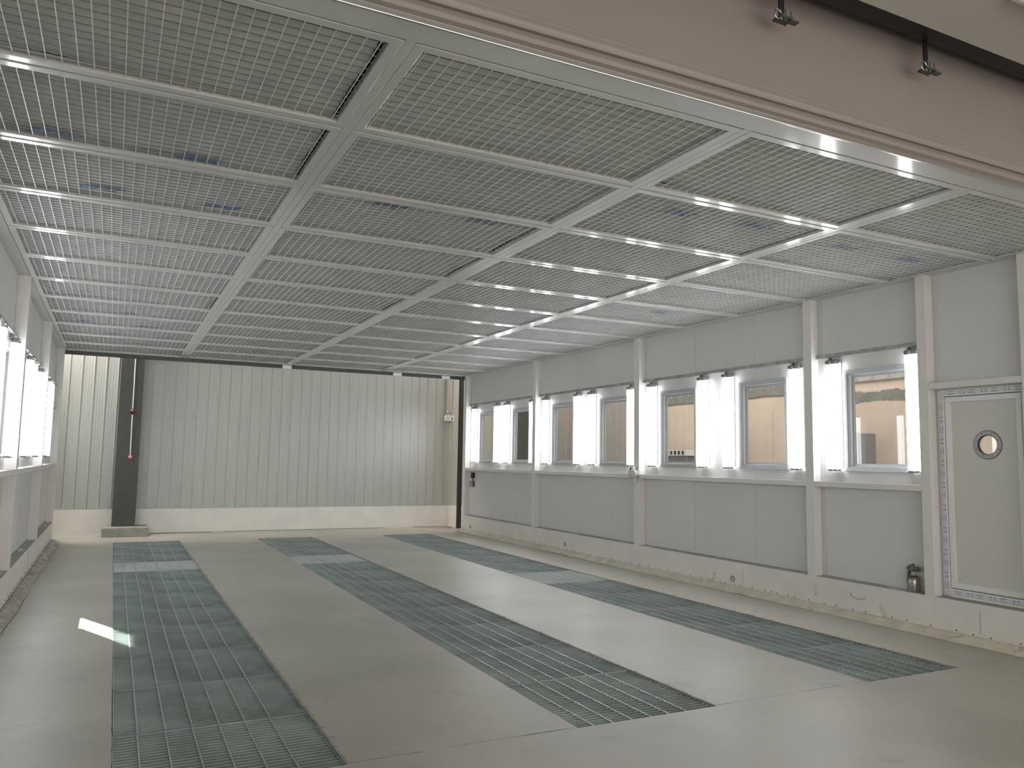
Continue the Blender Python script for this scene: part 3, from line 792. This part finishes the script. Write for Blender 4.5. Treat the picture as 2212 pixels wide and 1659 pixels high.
# round plugs and scraps of tape on the plinth
for i, (y, z, lab) in enumerate(((7.26, .139, 'nearest the camera'), (11.13, .148, 'halfway along the wall'), (14.91, .122, 'at the far end'))):
    m = MB(); m.lathe((XF-.001, y, z), (-1, 0, 0), [(.034, 0), (.034, .004), (.027, .005), (.027, .001)], BLACK, 24); m.lathe((XF-.001, y, z), (-1, 0, 0), [(.026, .001), (.02, .003), (0, .003)], WHITE, 20)
    m.box(XF-.007, XF-.004, y-.004, y+.004, z-.012, z+.014, BLACK)
    tag(m.build('cable_port', smooth=True, org=(XF, y, z)), 'round black-rimmed port in the right plinth, '+lab, 'port', 'round ports in the plinth')
for pts, lab in (([(5.27, .17), (5.235, .175), (5.20, .12), (5.17, .05), (5.24, .045), (5.25, .1)], 'nearest the door'), ([(6.05, .25), (6.02, .235), (6.03, .20), (6.0, .14), (6.04, .13), (6.06, .2)], 'below the second post'), ([(7.60, .175), (7.555, .175), (7.56, .10), (7.60, .04), (7.66, .05), (7.60, .12)], 'beside the near round port')):
    m = MB(); m.quad([(XF-.0015-.004*(i % 2), y, z) for i, (y, z) in enumerate(pts)], TAPE)
    o = m.build('tape_scrap'); o.modifiers.new('s', 'SOLIDIFY').thickness = .0006
    tag(o, 'loose scrap of clear tape stuck on the right plinth, '+lab, 'tape', 'tape scraps on the plinth')
m = MB()
m.tube([(XF-.002, 5.60, .235), (XF-.002, 5.58, .20), (XF-.003, 5.50, .185), (XF-.003, 5.44, .195), (XF-.002, 5.43, .21)], .0032, RINGM, 5)
tag(m.build('sealant_smear'), 'curved grey smear of sealant on the plinth below the spray gun', 'sealant')

# left wall far end: small door header bar
m = MB(); m.box(LP+.002, LP+.06, 14.35, 15.24, 2.22, 2.27, POST)
tag(m.build('header_rail', org=(LP, 14.8, 2.22)), 'short pale rail high on the left wall at the far end', 'rail')

# ------------------------------------------------------------------ hall around the booth
m = MB(); XO = 9.0
m.box(XO, XO+.2, -3.5, 12.4, 0, 2.50, PEACH); m.box(XO, XO+.2, -3.5, 12.4, 2.62, 5.2, CLAD)
m.box(XO+.02, XO+.2, -3.5, 12.4, 2.50, 2.62, PEACH)
m.box(XO-.01, XO+.2, 12.4, 17, 0, 5.2, PINKC)
n = 300; rd = random.Random(12)
top = [(4+8.3*i/n, 2.47+rd.uniform(-.015, .015)+(.14 if i > 140 else 0)+.012*math.sin(i*.31)) for i in range(n+1)]
bot = [(4+8.3*i/n, 2.33+rd.uniform(-.012, .012)+(.2 if i > 140 else 0)+.014*math.sin(i*.17+1)) for i in range(n+1)]
for i in range(n): m.quad([(XO-.003, bot[i][0], bot[i][1]), (XO-.003, bot[i+1][0], bot[i+1][1]), (XO-.003, top[i+1][0], top[i+1][1]+(.4 if i > 140 else 0)), (XO-.003, top[i][0], top[i][1]+(.4 if i > 140 else 0))], PLAST)
for y in (7.9, 8.5, 9.1, 9.75, 10.6, 11.5): m.box(XO-.012, XO, y-.05, y+.05, .3, 2.3, PEACH)
y = 4
while y < 12.4: m.box(XO-.015, XO, y-.008, y+.008, 2.64, 5.2, CLAD); y += .25
y = 12.5
while y < 16.5: m.box(XO-.03, XO, y-.02, y+.02, 0, 5.2, PINKC); y += .25
tag(m.build('wall_hall_right'), kind='structure')
m = MB(); XL = -2.2                    # outer left wall, unseen, with a slot added to shape the sunbeam
m.box(XL-.02, XL, -3.5, 12.5, 0, 5.2, CLAD); m.box(XL-.02, XL, 13.02, 17, 0, 5.2, CLAD)
m.box(XL-.02, XL, 12.5, 13.02, 0, 3.6, CLAD); m.box(XL-.02, XL, 12.5, 13.02, 5.1, 5.2, CLAD)
tag(m.build('wall_hall_left'), kind='structure')
m = MB(); m.box(-2.4, 9.3, 2.96, 17, 5.2, 5.3, HALLC); m.box(-4, 10, -3.5, 3.0, 4.9, 5.0, HALLC)  # unseen roof, put in to block the sun over the booth
tag(m.build('ceiling_roof'), kind='structure')
e = empty('electrical_cabinet', (8.55, 10.35, 0))
m = MB(); m.box(-.2, .2, -.05, .85, 0, 1.60, SOCK); m.build('housing', e, bevel=.01)
m = MB(); m.box(-.23, .23, -.09, .9, 1.60, 1.70, WHITE); m.build('top_vent', e)
m = MB()
for k in range(9): m.box(-.236, -.229, -.02+.1*k, .03+.1*k, 1.62, 1.68, INK)
m.build('vent_slots', e).name = 'vent_grille'
tag(e, 'pale grey cabinet with slotted top seen through the third window', 'cabinet')
m = MB(); m.box(8.62, 8.95, 9.75, 10.2, 0, 1.98, BLACK)
tag(m.build('black_cabinet', bevel=.01, org=(8.8, 10.0, 0)), 'tall black cabinet seen through the third window', 'cabinet')
m = MB(); m.box(8.5, 8.8, 7.05, 7.42, 0, 1.90, SOCK)
tag(m.build('grey_cabinet', bevel=.01, org=(8.7, 7.2, 0)), 'grey metal cabinet seen through the window nearest the door', 'cabinet')
m = MB(); m.box(8.02, 8.42, 15.75, 16.2, 0, 2.62, HEADER)  # block added to darken the view through this window
tag(m.build('dark_block', bevel=.01, org=(8.2, 16.0, 0)), 'added tall dark block seen through the second window from the back', 'cabinet')
